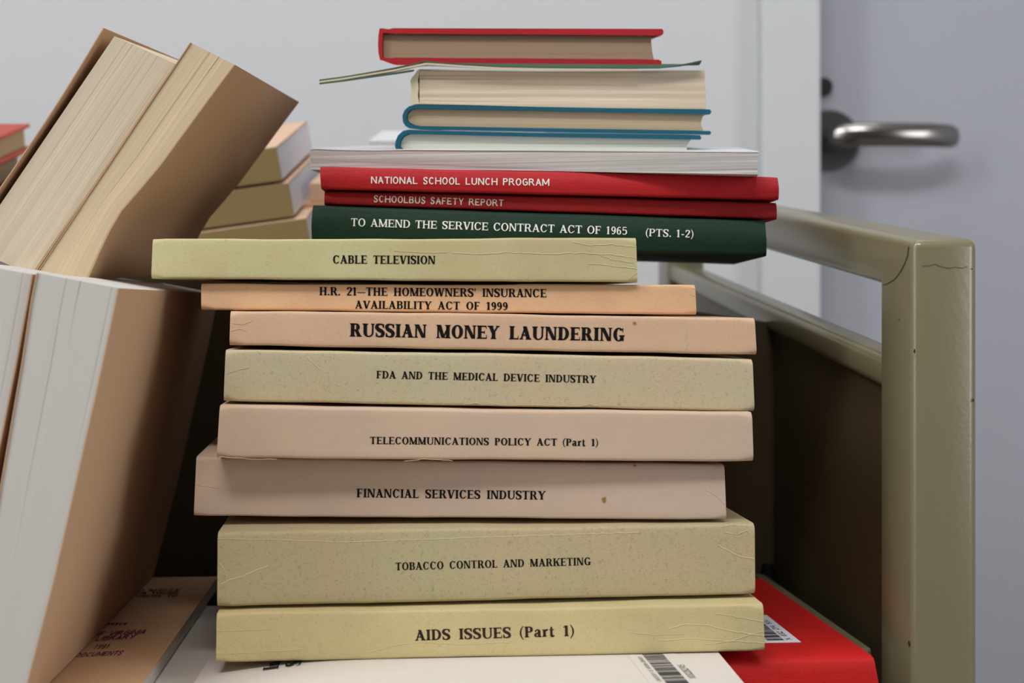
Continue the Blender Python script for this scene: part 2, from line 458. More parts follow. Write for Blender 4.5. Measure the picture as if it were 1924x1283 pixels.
            for i in range(2 if c == 'm' else 1):
                strip([(x+T*.8, .5), (x+.26, .66), (x+.37, .5), (x+.37, 0)], [th, T*.6, T*.85, T*.9]); rect(x+.28, 0, x+.48, h); x += .34
            A = x+.2
        elif c == 'e': ring(.28, .34, .25, .36, 25, 335, T*.9, th, 26); rect(.08, .33, .5, .33+th*.9); A = .56
        elif c == 'c': ring(.28, .34, .25, .36, 48, 318, T*.9, th, 24); A = .52
        elif c == '.': ring(.12, .09, .1, .1, 0, 360, .099, .099, 14); A = .26
        elif c == "'": q.append([(.06, 1), (.2, 1), (.14, .66), (.07, .66)]); A = .24
        elif c == '-': rect(.05, .3, .36, .42); A = .42
        elif c == '\u2014': rect(.0, .32, .9, .41); A = .92
        elif c in '()':
            strip([(.3, 1.08), (.13, .75), (.08, .42), (.13, .1), (.3, -.22)] if c == '(' else [(.04, 1.08), (.21, .75), (.26, .42), (.21, .1), (.04, -.22)], [.05, .1, .13, .1, .05]); A = .34
        else: A = .36
        return q, A

BOLD = Font(.215, .092, .075, .06, 1.0)
HEAVY = Font(.25, .095, .075, .06, 1.0)
MED = Font(.165, .085, .08, .05, 1.05, .06, .55)
SANS = Font(.15, .14, 0, 0, .92, .12, .62)
SLIM = Font(.11, .1, 0, 0, 1.0)

def lettering(mb, text, p0, p1, up, mapf, font=BOLD, m=0):
    """text from photo position p0 to p1 (baseline), letter height vector up, laid on the surface mapf(px, py)"""
    x = 0; out = []
    for ch in text:
        if ch == ' ': x += font.space; continue
        g, a = font.glyph(ch)
        out += [[(x+u, v) for u, v in poly] for poly in g]; x += a+font.gap
    tot = x-font.gap
    dx, dy = (p1[0]-p0[0])/tot, (p1[1]-p0[1])/tot
    for poly in out:
        mb.add([mapf(p0[0]+dx*u+up[0]*v, p0[1]+dy*u+up[1]*v) for u, v in poly], [tuple(range(len(poly)))], m)

# ------------------------------------------------------------------ the room
def struct(o): o['kind'] = 'structure'; return o
YW = 1.62
b = MB(); b.box((-2.6, -2.4, -.05), (2.2, 1.9, 0)); struct(b.build('floor', M['floor']))
b = MB(); b.box((-2.6, -2.4, 2.72), (2.2, 1.9, 2.78)); struct(b.build('ceiling', M['ceiling']))
b = MB(); b.box((-2.6, YW, 0), (.27, YW+.12, 2.72)); b.box((.27, YW, 2.12), (1.3, YW+.12, 2.72)); b.box((1.3, YW, 0), (2.2, YW+.12, 2.72))
struct(b.build('wall_back', M['wall']))
b = MB(); b.box((-2.66, -2.4, 0), (-2.6, YW+.12, 2.72)); struct(b.build('wall_left', M['wall']))
b = MB(); b.box((2.2, -2.4, 0), (2.26, YW+.12, 2.72)); struct(b.build('wall_right', M['wall']))
x0 = (1431-CX)/F*1.59; x1 = (1543-CX)/F*1.59
b = MB(); b.box((x0, 1.59, 0), (x1, 1.70, 2.16)); b.box((x1, 1.59, 2.10), (1.24, 1.70, 2.16)); b.box((1.24, 1.59, 0), (1.30, 1.70, 2.16))
struct(b.build('trim_1', M['casing'], bevel=.004, seg=3))
YD = 1.655
door = thing('door_1', None, None, (.78, YD, 0)); door['kind'] = 'structure'
b = MB(); b.box((x1-.012, YD, .01), (1.252, YD+.042, 2.095)); b.build('door_leaf', M['door'], door)
ctr = P(1557, 264, YD)
b = MB(); b.cyl(ctr+Vector((0, .0, 0)), (0, -1, 0), .0335, .031, .009, 48); b.build('rose', M['steel'], door, smooth=True)
lv = thing_parts = MB()
hub = ctr+Vector((.0, -.009, 0))
b = MB(); b.cyl(hub, (0, -1, 0), .0125, .0115, .045, 32)
# lever: an oval bar swept from the neck to the right, bending back towards the door at its tip
path = [(-.006, -.046), (.006, -.054), (.02, -.058), (.045, -.059), (.075, -.057), (.10, -.051), (.118, -.043), (.124, -.038)]
rows = []
for i, (u, w) in enumerate(path):
    a = path[max(i-1, 0)]; c2 = path[min(i+1, len(path)-1)]
    tx, ty = c2[0]-a[0], c2[1]-a[1]; l = math.hypot(tx, ty); nx, ny = -ty/l, tx/l
    hh = .0125 if i not in (0, len(path)-1) else .0105
    tk = .0062
    rows.append([ctr+Vector((u+nx*tk*math.cos(q_), w+ny*tk*math.cos(q_), hh*math.sin(q_)*(1 if abs(math.sin(q_)) < .9 else .99))) for q_ in [2*math.pi*j/20 for j in range(20)]])
b.grid(rows, closed=True); b.add(rows[0], [tuple(range(20))]); b.add(rows[-1], [tuple(range(20))])
b.build('lever_handle', M['steel'], door, smooth=True, angle=50)
b = MB(); b.cyl(P(1546, 164, YD), (0, -1, 0), .0102, .0095, .006, 32); b.build('lock_cylinder', M['darksteel'], door, smooth=True)

# ------------------------------------------------------------------ the book truck
RV = Vector((.9959, .0899, 0)); DV = Vector((-.0899, .9959, 0)); O0 = Vector((.1792, .69, H))
def C(r, d, z): return O0+RV*r+DV*d+Vector((0, 0, z))
truck = thing('book_truck', 'olive-beige enamelled metal book truck with open framed end, carrying all the books', 'cart', C(-.42, .3, -H))
SL = .110; DEP = .62
def end_frame(r0, r1):
    b = MB(); zt = .0288; rail = .0247; pw = .046
    pr = [(0, -.73), (0, zt), (DEP, zt+SL*DEP), (DEP, -.73), (DEP-pw, -.73), (DEP-pw, zt+SL*(DEP-pw)-rail), (pw, zt+SL*pw-rail), (pw, -.73)]
    b.prism([C(r0, d, z) for d, z in pr], RV*(r1-r0))
    return b.build('end_frame', M['truck'], truck, bevel=.0042, seg=4, smooth=True, angle=30)
def mid_rail(r0, r1):
    b = MB(); z0, z1 = -.0402-.0051, -.0248-.0051
    b.hexa([C(r0, .03, z1+SL*.03), C(r1, .03, z1+SL*.03), C(r1, .03, z0+SL*.03), C(r0, .03, z0+SL*.03)], DV*(DEP-.06)+Vector((0, 0, SL*(DEP-.06))))
    return b.build('middle_rail', M['truck'], truck, bevel=.004, seg=4, smooth=True, angle=30)
def side_sheet(r0):
    b = MB(); d0, d1 = .03, DEP-.03; z1 = -.036
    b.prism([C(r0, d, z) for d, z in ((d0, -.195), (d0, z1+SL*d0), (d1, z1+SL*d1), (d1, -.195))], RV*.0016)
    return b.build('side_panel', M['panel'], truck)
end_frame(0, .0302); mid_rail(.001, .019); side_sheet(.0055)
end_frame(-.93, -.9028); mid_rail(-.922, -.904); side_sheet(-.9095)
b = MB(); b.hexa([C(-.9, -.045, -.1875), C(.0, -.045, -.1875), C(.0, -.045, -.21), C(-.9, -.045, -.21)], DV*(.265+.045)); b.build('shelf', M['truck'], truck, bevel=.002)
b = MB(); b.hexa([C(-.0098, .0475, -.1645), C(-.0030, .0475, -.1645), C(-.0030, .0475, -.1873), C(-.0098, .0475, -.1873)], DV*.203); b.build('shelf_lip', M['truck'], truck, bevel=.0015)
DB = .262
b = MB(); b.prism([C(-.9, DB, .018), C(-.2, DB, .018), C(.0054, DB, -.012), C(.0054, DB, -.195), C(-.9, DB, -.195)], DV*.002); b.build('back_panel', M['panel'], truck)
b = MB(); b.hexa([C(-.9, .30, -.0365), C(-.06, .30, -.0365), C(-.06, .30, -.042), C(-.9, .30, -.042)], DV*.31+Vector((0, 0, .0775))); b.build('sloped_shelf', M['truck'], truck, bevel=.001)
b = MB(); b.cyl(C(.0002, .2550, -.1705), (0, 0, 1), .0052, .0036, .011, 20); b.build('corner_bumper', M['rubber'], truck, smooth=True)
b = MB(); b.hexa([C(-.9, .02, -.70), C(0, .02, -.70), C(0, .02, -.72), C(-.9, .02, -.72)], DV*(DEP-.04)); b.build('base_shelf', M['truck'], truck, bevel=.003)
for r in (.0136, -.9164):
    for d in (.05, DEP-.05):
        b = MB(); b.cyl(C(r-.012, d, -H+.055), RV, .055, .055, .024, 28); b.box(C(r, d, -H+.1)-Vector((.012, .012, 0)), C(r, d, -H+.121)+Vector((.012, .012, 0)))
        b.build('caster', M['rubber'], truck, smooth=True)
# worn marks on the near post: chips of missing paint, a hairline crack and the mitre seam
def blob(cx, cy, rx, ry, mapf, mb, seed, m=0):
    rnd = random.Random(seed); n = 11
    mb.add([mapf(cx+rx*(.6+.5*rnd.random())*math.cos(2*math.pi*i/n), cy+ry*(.6+.5*rnd.random())*math.sin(2*math.pi*i/n)) for i in range(n)], [tuple(range(n))], m)
def onplane(p0, n, off=.0003):
    p0 = Vector(p0); n = Vector(n).normalized(); eye = Vector((0, 0, H))
    def f(px, py):
        d = Vector(((px-CX)/F, 1, (CY-py)/F)); t_ = (p0-eye).dot(n)/d.dot(n)
        return eye+d*t_+n*off
    return f
front = onplane(C(0, 0, 0), -DV); inner = onplane(C(0, 0, 0), -RV)
for i, (x, y, rx, ry, mp) in enumerate([(1828, 752, 2, 4, front), (1709, 1209, 2.2, 6, inner), (1826, 505, 1.5, 2, front), (1718, 660, 2.2, 5, front), (1658, 1155, 1.6, 2, inner), (1690, 600, 1.2, 1.5, inner)]):
    b = MB(); blob(x, y, rx, ry, mp, b, i); b.build('paint_chip', M['chip'], truck)
def ribbon(mb, pts, w, mapf, m=0):
    for (xa, ya), (xb, yb) in zip(pts[:-1], pts[1:]):
        l = math.hypot(xb-xa, yb-ya); nx, ny = -(yb-ya)/l*w/2, (xb-xa)/l*w/2
        mb.add([mapf(xa+nx, ya+ny), mapf(xb+nx, yb+ny), mapf(xb-nx, yb-ny), mapf(xa-nx, ya-ny)], [(0, 1, 2, 3)], m)
b = MB(); ribbon(b, [(1733, 500), (1745, 499), (1757, 496), (1768, 501), (1782, 504), (1795, 502), (1808, 504), (1818, 500)], .9, front); 
b.build('hairline_crack', M['chip'], truck)
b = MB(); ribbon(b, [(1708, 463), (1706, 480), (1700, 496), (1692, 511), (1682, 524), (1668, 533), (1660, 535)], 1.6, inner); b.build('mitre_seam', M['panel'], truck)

# ------------------------------------------------------------------ books seen spine-on
def resample(f, n): return [f(i/n) for i in range(n+1)]

def spine_book(name, label, c, YL, YR, depth, ddx, mats, texts, r=.0012, bulge=0.0, drop=0.0, ink='ink', seed=0, group=None, inset=.0004, pgm='pg_cream', creases=(), stains=(), wob=.00018, joint=False, rise=0.0):
    """cover (spine and two boards), page block and title; c = corners TL,TR,BR,BL in the photo"""
    rnd = random.Random(seed)
    TL, TR, BR, BL = c
    pts = [P(*TL, YL), P(*TR, YR), P(*BR, YR), P(*BL, YL)]
    dd = Vector((ddx, 1, 0)).normalized()
    base = (pts[2]+pts[3])/2+dd*depth/2
    root = thing(name, label, 'book', base, group)
    N = 36
    ph = [rnd.uniform(0, 6.28) for _ in range(8)]
    def wb(s, k): return wob*(math.sin(s*7+ph[k])+.6*math.sin(s*19+ph[k+1])+.35*math.sin(s*43+ph[k+2]))
    def station(s, ins, thick):
        top = lerp(pts[0], pts[1], s); bot = lerp(pts[3], pts[2], s)
        top = top+Vector((0, 0, wb(s, 0)-max(0, 0))); bot = bot+Vector((0, 0, abs(wb(s, 3))))
        h = (top-bot).length; up = (top-bot)/h
        rr = r*(1+1.2*max(0, 1-abs(s)/.012)+1.2*max(0, (s-.988)/.012))
        rr = min(rr, h*.3)
        out = []
        def pt(e, v):      # e depth from the front, v height from the bottom (metres); top surface may sink towards the back
            fr = v/h
            return bot+up*v+dd*e+Vector((0, 0, (-drop*fr+rise*(1-fr))*e/depth))
        t0 = ins
        prof = [(depth-t0*0, h-t0), (depth*.5, h-t0)]
        if joint: prof += [(.0085, h-t0), (.0068, h-t0-.0010), (.0052, h-t0)]
        for i in range(5):
            a = math.pi/2*i/4; prof.append((t0+(rr)*(1-math.sin(a)), h-t0-rr*(1-math.cos(a))))
        for i in range(1, 8):
            v = lerp(h-t0-rr, t0+rr, i/8); prof.append((t0-bulge*(1-(2*i/8-1)**2), v))
        for i in range(5):
            a = math.pi/2*(1-i/4); prof.append((t0+rr*(1-math.sin(a)), t0+rr*(1-math.cos(a))))
        if joint: prof += [(.0052, t0), (.0068, t0+.0010), (.0085, t0)]
        prof += [(depth*.5, t0), (depth, t0)]
        return [pt(e, v) for e, v in prof], pt, h
    cov = MB(); rows = []; rin = []
    th = .0006 if not joint else .0022
    for i in range(N+1):
        s = i/N
        o, pt, h = station(s, 0.0, th); ii, _, _ = station(s, th, th)
        rows.append(o); rin.append(ii)
    n = len(rows[0]); cov.grid(rows); cov.grid([list(reversed(q)) for q in rin])
    for q, w in ((rows[0], rin[0]), (rows[-1], rin[-1])):
        for j in range(n-1): cov.add([q[j], q[j+1], w[j+1], w[j]], [(0, 1, 2, 3)])
    cov.add([], []);
    for k in (0, -1):
        for i in range(N): cov.add([rows[i][k], rows[i+1][k], rin[i+1][k], rin[i][k]], [(0, 1, 2, 3)])
    def mapf(px, py, off=.00015 if not bulge else .0004):
        s = (px-lerp(TL[0], BL[0], .5))/(lerp(TR[0], BR[0], .5)-lerp(TL[0], BL[0], .5))
        Y = lerp(YL, YR, s); t_ = lerp(TL[1], TR[1], s); bt = lerp(BL[1], BR[1], s)
        v = (py-t_)/(bt-t_); rf = min(.3, r*F/Y/(bt-t_)); v = min(1, max(0, (v-rf)/(1-2*rf)))
        return P(px, py, Y-bulge*(1-(2*v-1)**2)-off)
    for line in creases:             # raised crinkles in the card
        w, *pl = line; w *= .8
        fine = []
        for (xa, ya), (xb, yb) in zip(pl[:-1], pl[1:]):
            k = max(2, int(abs(xb-xa)/9)+1)
            for j in range(k): fine.append((lerp(xa, xb, j/k), lerp(ya, yb, j/k)+rnd.uniform(-.9, .9)))
        fine.append(pl[-1])
        for (xa, ya), (xb, yb) in zip(fine[:-1], fine[1:]):
            l = math.hypot(xb-xa, yb-ya) or 1; nx, ny = -(yb-ya)/l*w/2, (xb-xa)/l*w/2
            A_, B_ = mapf(xa, ya, .00024), mapf(xb, yb, .00024)
            cov.add([mapf(xa-nx, ya-ny, .00012), mapf(xb-nx, yb-ny, .00012), B_, A_, mapf(xa+nx, ya+ny, .00012), mapf(xb+nx, yb+ny, .00012)], [(0, 1, 2, 3), (3, 2, 5, 4)], 1)
    for k, (x, y, rx, ry) in enumerate(stains): blob(x, y, rx, ry, lambda a, b_: mapf(a, b_, .0004), cov, seed*7+k, 2)
    cm = mats if isinstance(mats, (list, tuple)) else [mats]
    cov.build('cover', [cm[0], M['crease'] if len(cm) < 2 else cm[1], M['stain']], root, smooth=True, angle=28, fix=True)
    pg = MB()
    e0 = .0028 if joint else inset; g = th+.0001
    q = []
    for s in (0, 1):
        _, pt, h = station(s, 0, th)
        sg = 1 if s == 0 else -1
        along = (pts[1]-pts[0]).normalized()*e0*sg
        e1 = depth-(.003 if joint else .0004)
        q.append([pt(g+.0004, g)+along, pt(g+.0004, h-g)+along, pt(e1, h-g)+along, pt(e1, g)+along])
    L = (pts[1]-pts[0]).length; hh = (pts[0]-pts[3]).length
    vs = q[0]+q[1]
    pg.add(vs, [(0, 1, 2, 3), (7, 6, 5, 4), (0, 4, 5, 1), (1, 5, 6, 2), (2, 6, 7, 3), (3, 7, 4, 0)], 0,
           [(0, 0), (0, hh), (depth, hh), (depth, 0), (0, 0), (0, hh), (depth, hh), (depth, 0)])
    pg.build('page_block', M[pgm], root)
    if texts:
        tb = MB()
        for (tx, p0, p1, cap, font) in texts:
            ang = math.atan2(p1[1]-p0[1], p1[0]-p0[0])
            lettering(tb, tx, p0, p1, (cap*math.sin(ang), -cap*math.cos(ang)), mapf, font)
        tb.build('title_lettering', M[ink], root, fix=False)
    return root

GP = 'paperbacks in the tall front stack'; GH = 'clothbound books in the tall front stack'
spine_book('paperback_book', 'yellow-olive paperback titled AIDS ISSUES (Part 1), lowest paper spine, on the white magazine',
    [(407, 1153), (1434, 1135), (1437, 1224), (406, 1245)], .666, .672, .15, -.07, M['olive_d'],
    [('AIDS ISSUES (Part 1)', (780, 1203.5), (1079, 1194.5), 20, BOLD)], ink='ink_br', seed=1, group=GP, rise=0, drop=.001,
    creases=[(1.6, (408, 1228), (470, 1226), (560, 1221), (575, 1217)), (1.3, (407, 1186), (470, 1184), (515, 1181)), (1.5, (690, 1226), (740, 1212), (790, 1206), (860, 1210), (960, 1206)),
             (2, (1255, 1181), (1290, 1172), (1330, 1174), (1370, 1185), (1436, 1194)), (1.6, (1345, 1152), (1390, 1160), (1434, 1168)), (1.8, (1240, 1203), (1310, 1199), (1380, 1205), (1436, 1208)), (1.4, (1320, 1212), (1370, 1205), (1432, 1186)), (1.2, (1180, 1188), (1240, 1193), (1290, 1190))])
spine_book('paperback_book', 'thickest olive paperback with crushed corner, titled TOBACCO CONTROL AND MARKETING',
    [(409, 1001), (1418, 984), (1419, 1117), (408, 1141)], .673, .686, .15, -.09, M['olive_c'],
    [('TOBACCO CONTROL AND MARKETING', (743, 1071.5), (1110, 1061.5), 14.5, BOLD)], seed=2, group=GP, r=.0016,
    creases=[(1.5, (410, 1012), (520, 1014), (640, 1018), (760, 1014), (880, 1010), (1010, 1006), (1200, 1000)), (2.4, (416, 1098), (432, 1089), (455, 1083), (480, 1072), (504, 1062)), (1.6, (412, 1058), (420, 1068), (426, 1082)),
             (2, (1350, 1024), (1378, 1040), (1400, 1048), (1418, 1050)), (1.6, (1362, 1000), (1385, 1003), (1404, 996), (1414, 1006)), (1.3, (1355, 990), (1374, 985), (1412, 988))])
spine_book('paperback_book', 'pinkish buff paperback with small brown stain, titled FINANCIAL SERVICES INDUSTRY',
    [(369, 859), (1361, 874), (1365, 977), (364, 970)], .695, .690, .15, -.10, M['pink_b'],
    [('FINANCIAL SERVICES INDUSTRY', (670, 934), (1025, 938.5), 16, BOLD)], seed=3, group=GP,
    creases=[(1.3, (368, 911), (390, 913), (412, 917)), (1.2, (1325, 920), (1345, 930), (1363, 948)), (1.0, (1333, 897), (1362, 902))], stains=[(1134.5, 938.5, 4.5, 6), (1193, 874.5, 3.5, 3.5)])
spine_book('paperback_book', 'pinkish buff paperback with spine title TELECOMMUNICATIONS POLICY ACT (Part 1)',
    [(413, 763), (1413, 776), (1416, 868), (407, 861)], .680, .683, .152, -.085, M['pink_a'],
    [('TELECOMMUNICATIONS POLICY ACT (Part 1)', (695, 834), (1124, 838), 13.5, BOLD)], seed=4, group=GP, r=.0015,
    creases=[(1.4, (412, 858), (440, 861), (520, 863)), (1.2, (760, 866), (800, 862), (850, 866))])
spine_book('paperback_book', 'grey-olive paperback with fibre flecks, titled FDA AND THE MEDICAL DEVICE INDUSTRY',
    [(424, 656), (1414, 674), (1418, 773), (420, 754)], .689, .690, .15, -.085, M['olive_b'],
    [('FDA AND THE MEDICAL DEVICE INDUSTRY', (707, 710.5), (1120, 719.5), 14, BOLD)], seed=5, group=GP, r=.0014,
    creases=[(2, (576, 669), (582, 676), (591, 684), (600, 693)), (1.6, (598, 697), (594, 705), (600, 713), (597, 722), (601, 735)), (1.2, (426, 702), (440, 697), (468, 690)), (1.2, (870, 760), (890, 756), (905, 759), (1090, 763), (1108, 759), (1130, 764))])
spine_book('paperback_book', 'tan paperback with large bold spine title RUSSIAN MONEY LAUNDERING',
    [(433, 583.5), (1418, 597), (1422, 667), (431, 649)], .692, .693, .15, -.08, M['peach_b'],
    [('RUSSIAN MONEY LAUNDERING', (657, 632), (1173, 641), 24.8, HEAVY)], seed=6, group=GP, r=.0013,
    creases=[(1.2, (436, 607), (455, 609), (472, 603)), (1.2, (434, 622), (450, 617), (462, 622)), (1.3, (1290, 622), (1288, 634), (1292, 644), (1287, 656))], stains=[(1192, 607, 4, 3)])
spine_book('paperback_book', 'thin peach paperback with two-line homeowners insurance title, below the CABLE TELEVISION one',
    [(378, 533), (1306, 535.5), (1309, 592), (378, 582)], .700, .699, .145, -.08, M['peach_a'],
    [("H.R. 21\u2014THE HOMEOWNERS' INSURANCE", (600, 554.5), (1027, 558.5), 15.5, BOLD), ('AVAILABILITY ACT OF 1999', (667, 579.5), (954, 582.5), 14.8, BOLD)], seed=7, group=GP, drop=.004,
    creases=[(1.2, (1297, 541), (1307, 542)), (1.0, (1296, 554), (1308, 556))])
spine_book('paperback_book', 'bright olive paperback titled CABLE TELEVISION, shifted left, topmost of the paper spines',
    [(287, 449), (1195, 446.5), (1198, 531), (284, 523.5)], .695, .6955, .15, -.06, M['olive_a'],
    [('CABLE TELEVISION', (625, 495), (818, 496), 15.5, BOLD)], seed=8, group=GP, drop=.0115, rise=.0005,
    creases=[(1.8, (850, 475), (905, 478), (950, 474), (1030, 477), (1090, 475), (1150, 478), (1193, 485)), (1.6, (1075, 454), (1110, 461), (1150, 459), (1192, 464)), (1.5, (1105, 496), (1140, 498), (1196, 505)), (1.2, (1125, 478), (1150, 488), (1190, 494)), (1.3, (1180, 526), (1190, 517), (1197, 512)), (1.1, (740, 471), (790, 475), (840, 474))])
spine_book('clothbound_book', 'dark green clothbound book titled TO AMEND THE SERVICE CONTRACT ACT OF 1965',
    [(587, 385), (1438, 415), (1441, 481), (585, 455)], .766, .757, .165, .045, [M['green'], M['green']],
    [('TO AMEND THE SERVICE CONTRACT ACT OF 1965', (659, 424.5), (1178, 441), 14.5, MED), ('(PTS. 1-2)', (1213, 443.5), (1303, 446.5), 14, MED)],
    ink='ink_w', bulge=.0012, joint=True, r=.002, seed=9, group=GH, wob=.0001)
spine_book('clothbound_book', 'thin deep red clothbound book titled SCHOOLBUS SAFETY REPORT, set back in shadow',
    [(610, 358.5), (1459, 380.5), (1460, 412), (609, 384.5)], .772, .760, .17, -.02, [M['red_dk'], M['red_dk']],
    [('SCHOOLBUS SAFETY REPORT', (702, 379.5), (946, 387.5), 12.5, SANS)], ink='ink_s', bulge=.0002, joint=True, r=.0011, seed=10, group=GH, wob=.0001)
spine_book('clothbound_book', 'red clothbound book titled NATIONAL SCHOOL LUNCH PROGRAM, under the white paperback',
    [(601, 312), (1462, 332), (1464, 375), (603, 355)], .768, .754, .17, -.02, [M['red'], M['red']],
    [('NATIONAL SCHOOL LUNCH PROGRAM', (697, 344.5), (1032, 349), 13, SANS)], ink='ink_w', bulge=.0007, joint=True, r=.0018, seed=11, group=GH, wob=.0001)

# ------------------------------------------------------------------ books seen page-on, lying on the clothbound ones
def yaw_map(Y0, k): return lambda px, py: P(px, py, Y0+k*(px-CX)/F)
def wedge(mb, pts, mapf, dv, ymid, rise, m=0, inset=0.0):
    """a prism whose upper side climbs by rise towards the back (a swollen book)"""
    dv = Vector(dv); a = [mapf(x, y)+dv.normalized()*inset for x, y in pts]
    bk = [p+dv*(1-2*inset/dv.length)+Vector((0, 0, rise if y < ymid else 0)) for p, (x, y) in zip(a, pts)]
    n = len(a); fs = [tuple(range(n)), tuple(range(2*n-1, n-1, -1))]+[(i, i+n, (i+1) % n+n, (i+1) % n) for i in range(n)]
    mb.add(a+bk, fs, m, [(p.x, p.z) for p in a]+[(p.x, q.z) for p, q in zip(a, a)])
def outline(mb, pts, mapf, dv, m=0, inset=0.0, uvz=True):
    q = [mapf(x, y)+Vector(dv).normalized()*inset for x, y in pts]
    mb.prism(q, Vector(dv)*(1-2*inset/Vector(dv).length), m, [(p.x, p.z) for p in q] if uvz else None)
def dens(pts, n=1):
    return pts

# white paperback, page edges facing
def white_pb():
    f = yaw_map(.768, -.17); dv = Vector((.02, .2, 0))
    root = thing('paperback_book', 'wide white paperback lying page edges outward on the NATIONAL SCHOOL LUNCH PROGRAM book', 'book', f(1000, 325)+dv/2, 'paperbacks in the tall front stack')
    b = MB(); wedge(b, [(583, 281), (690, 283), (800, 282), (1000, 284), (1200, 285.2), (1425, 286.5), (1425, 305), (1423, 326), (1200, 322.5), (1000, 319.5), (800, 316.5), (600, 317), (584, 317), (583, 300)], f, dv, 308, .022, 0, .0003)
    b.build('page_block', M['pg_grey'], root)
    b = MB(); outline(b, [(582.5, 278.5), (640, 280.5), (700, 281.5), (800, 280.5), (1000, 282.5), (1426, 284.5), (1426, 286.4), (1000, 284.2), (800, 282.2), (700, 283.2), (640, 282.2), (582.5, 280.2)], f, dv+Vector((0, 0, .022)))
    outline(b, [(583, 317.2), (800, 316.7), (1000, 319.7), (1200, 322.7), (1425, 326.2), (1425, 327.4), (1200, 323.9), (1000, 320.9), (800, 318), (583, 318.6)], f, dv)
    b.build('cover', M['white_g'], root)
white_pb()

def side_hardcover(label, cover_out, page_out, f, dv, cmat, pmat, group, name='hardcover_book'):
    root = thing(name, label, 'book', f(sum(p[0] for p in cover_out)/len(cover_out), max(p[1] for p in cover_out))+Vector(dv)/2, group)
    b = MB(); outline(b, cover_out, f, dv); b.build('case_cover', cmat, root, smooth=True, angle=40)
    b = MB(); outline(b, page_out, f, dv, 0, .003); b.build('page_block', pmat, root)
    return root
GS = 'hardcovers lying page edges outward'
f = yaw_map(.812, .02); dv = Vector((.005, .2, .022))
side_hardcover('lower teal hardcover, pale pages, resting directly on the white paperback',
    [(1315, 254), (1000, 249.5), (790, 245), (768, 243.5), (757, 246), (748, 254), (743, 265), (742, 275), (745, 284), (752, 289.5), (765, 292), (1000, 296), (1316, 300), (1317, 294), (1000, 290), (770, 286), (758, 282), (751, 276), (752, 265), (758, 256), (768, 251.3), (790, 251.8), (1000, 256.5), (1316, 262.5), (1318, 259)],
    [(770, 252), (790, 252.2), (1000, 257), (1300, 262.3), (1294, 269), (1291, 278), (1292, 286), (1298, 293.2), (1000, 289.6), (770, 285.7), (759, 281.5), (752, 275.5), (753, 266), (759, 257)], f, dv, M['teal'], M['pg_pale'], GS)
side_hardcover('upper teal hardcover with rounded spine and tan pages, overhanging the other teal one at right',
    [(1334, 205.5), (1000, 201), (800, 197.2), (779, 196.5), (768, 200), (760, 207), (756, 217), (757, 229), (762, 237), (770, 241.5), (790, 243.5), (1000, 247.8), (1334, 253.2), (1336.5, 249.5), (1334, 246), (1000, 240.8), (790, 237), (776, 235), (767, 230), (763.5, 222), (765, 213), (771, 206.5), (781, 203.8), (1000, 207.5), (1334, 214.8), (1337, 210)],
    [(781, 204.2), (1000, 208), (1326, 214.3), (1321, 220), (1318.5, 228), (1319, 237), (1323, 245.4), (1000, 240.5), (790, 236.6), (777, 234.5), (768, 229.5), (764.5, 222), (766, 214), (772, 207.5)], f, dv, M['teal'], M['pg_tan'], GS)
# thick aged paperback with a broken spine
root = thing('paperback_book', 'thick aged paperback with rippled cream pages and torn spine, on the upper teal hardcover', 'book', f(1050, 204)+dv/2)
b = MB(); wedge(b, [(788, 131), (900, 132.5), (1000, 134), (1150, 133.5), (1325, 132), (1324, 150), (1326, 172), (1327, 203.5), (1150, 201.5), (1000, 199), (870, 195.5), (788, 193.5)], f, dv, 165, .008, 0, .0004); b.build('page_block', M['pg_old'], root)
b = MB()
wedge(b, [(788, 130), (783, 133), (780, 139), (775, 144), (771, 151), (773, 165), (771, 180), (772, 194), (780, 195.2), (788, 195.5), (870, 197), (1000, 200.4), (1150, 202.9), (1327, 205), (1327, 204), (1150, 201.7), (1000, 199.2), (870, 195.7), (787.5, 194), (785, 180), (786.5, 165), (785, 150), (787.3, 140)], f, dv, 155, .008)
b.build('cover', M['card_worn'], root, smooth=True, angle=40)
# thin green pamphlet, its left part drooping, its right corner curled up
fg = yaw_map(.806, .02)
root = thing('pamphlet', 'thin green pamphlet drooping to the left between the aged paperback and the top red hardcover', 'pamphlet', fg(960, 131)+Vector((0, .1, 0)))
def sheet(front_pts, thick_px, dv, zflat, e_ramp, corner=None):
    """a bent sheet: its front edge follows front_pts, further back it lies flat"""
    bb = MB(); rows_t, rows_b = [], []
    for ek in (0, .02, .045, .07, .15, 1):
        rt, rb = [], []
        for (x, y) in front_pts:
            p = fg(x, y); zf = p.z
            e = ek*(.2 if x > 800 else lerp(.010, .030, max(0, (x-600)/200)))
            zb = zflat(p.x, zf)+.152*e
            w = min(1, e/e_ramp); w = w*w*(3-2*w)
            q = Vector((p.x, p.y+e, lerp(zf, zb, w)))
            rt.append(q); rb.append(q-Vector((0, 0, thick_px/F*.806)))
        rows_t.append(rt); rows_b.append(rb)
    n = len(front_pts)
    bb.grid(rows_t); bb.grid([list(reversed(r)) for r in rows_b])
    bb.add(rows_t[0]+rows_b[0], [(j, j+1, n+j+1, n+j) for j in range(n-1)])
    bb.add(rows_t[-1]+rows_b[-1], [(j, j+1, n+j+1, n+j) for j in range(n-1)])
    for k in (0, n-1):
        for i in range(5): bb.add([rows_t[i][k], rows_t[i+1][k], rows_b[i+1][k], rows_b[i][k]], [(0, 1, 2, 3)])
    return bb
zr = .1254+H
def zflat(x, zf): return min(zf, zr) if x < -.047 else zr
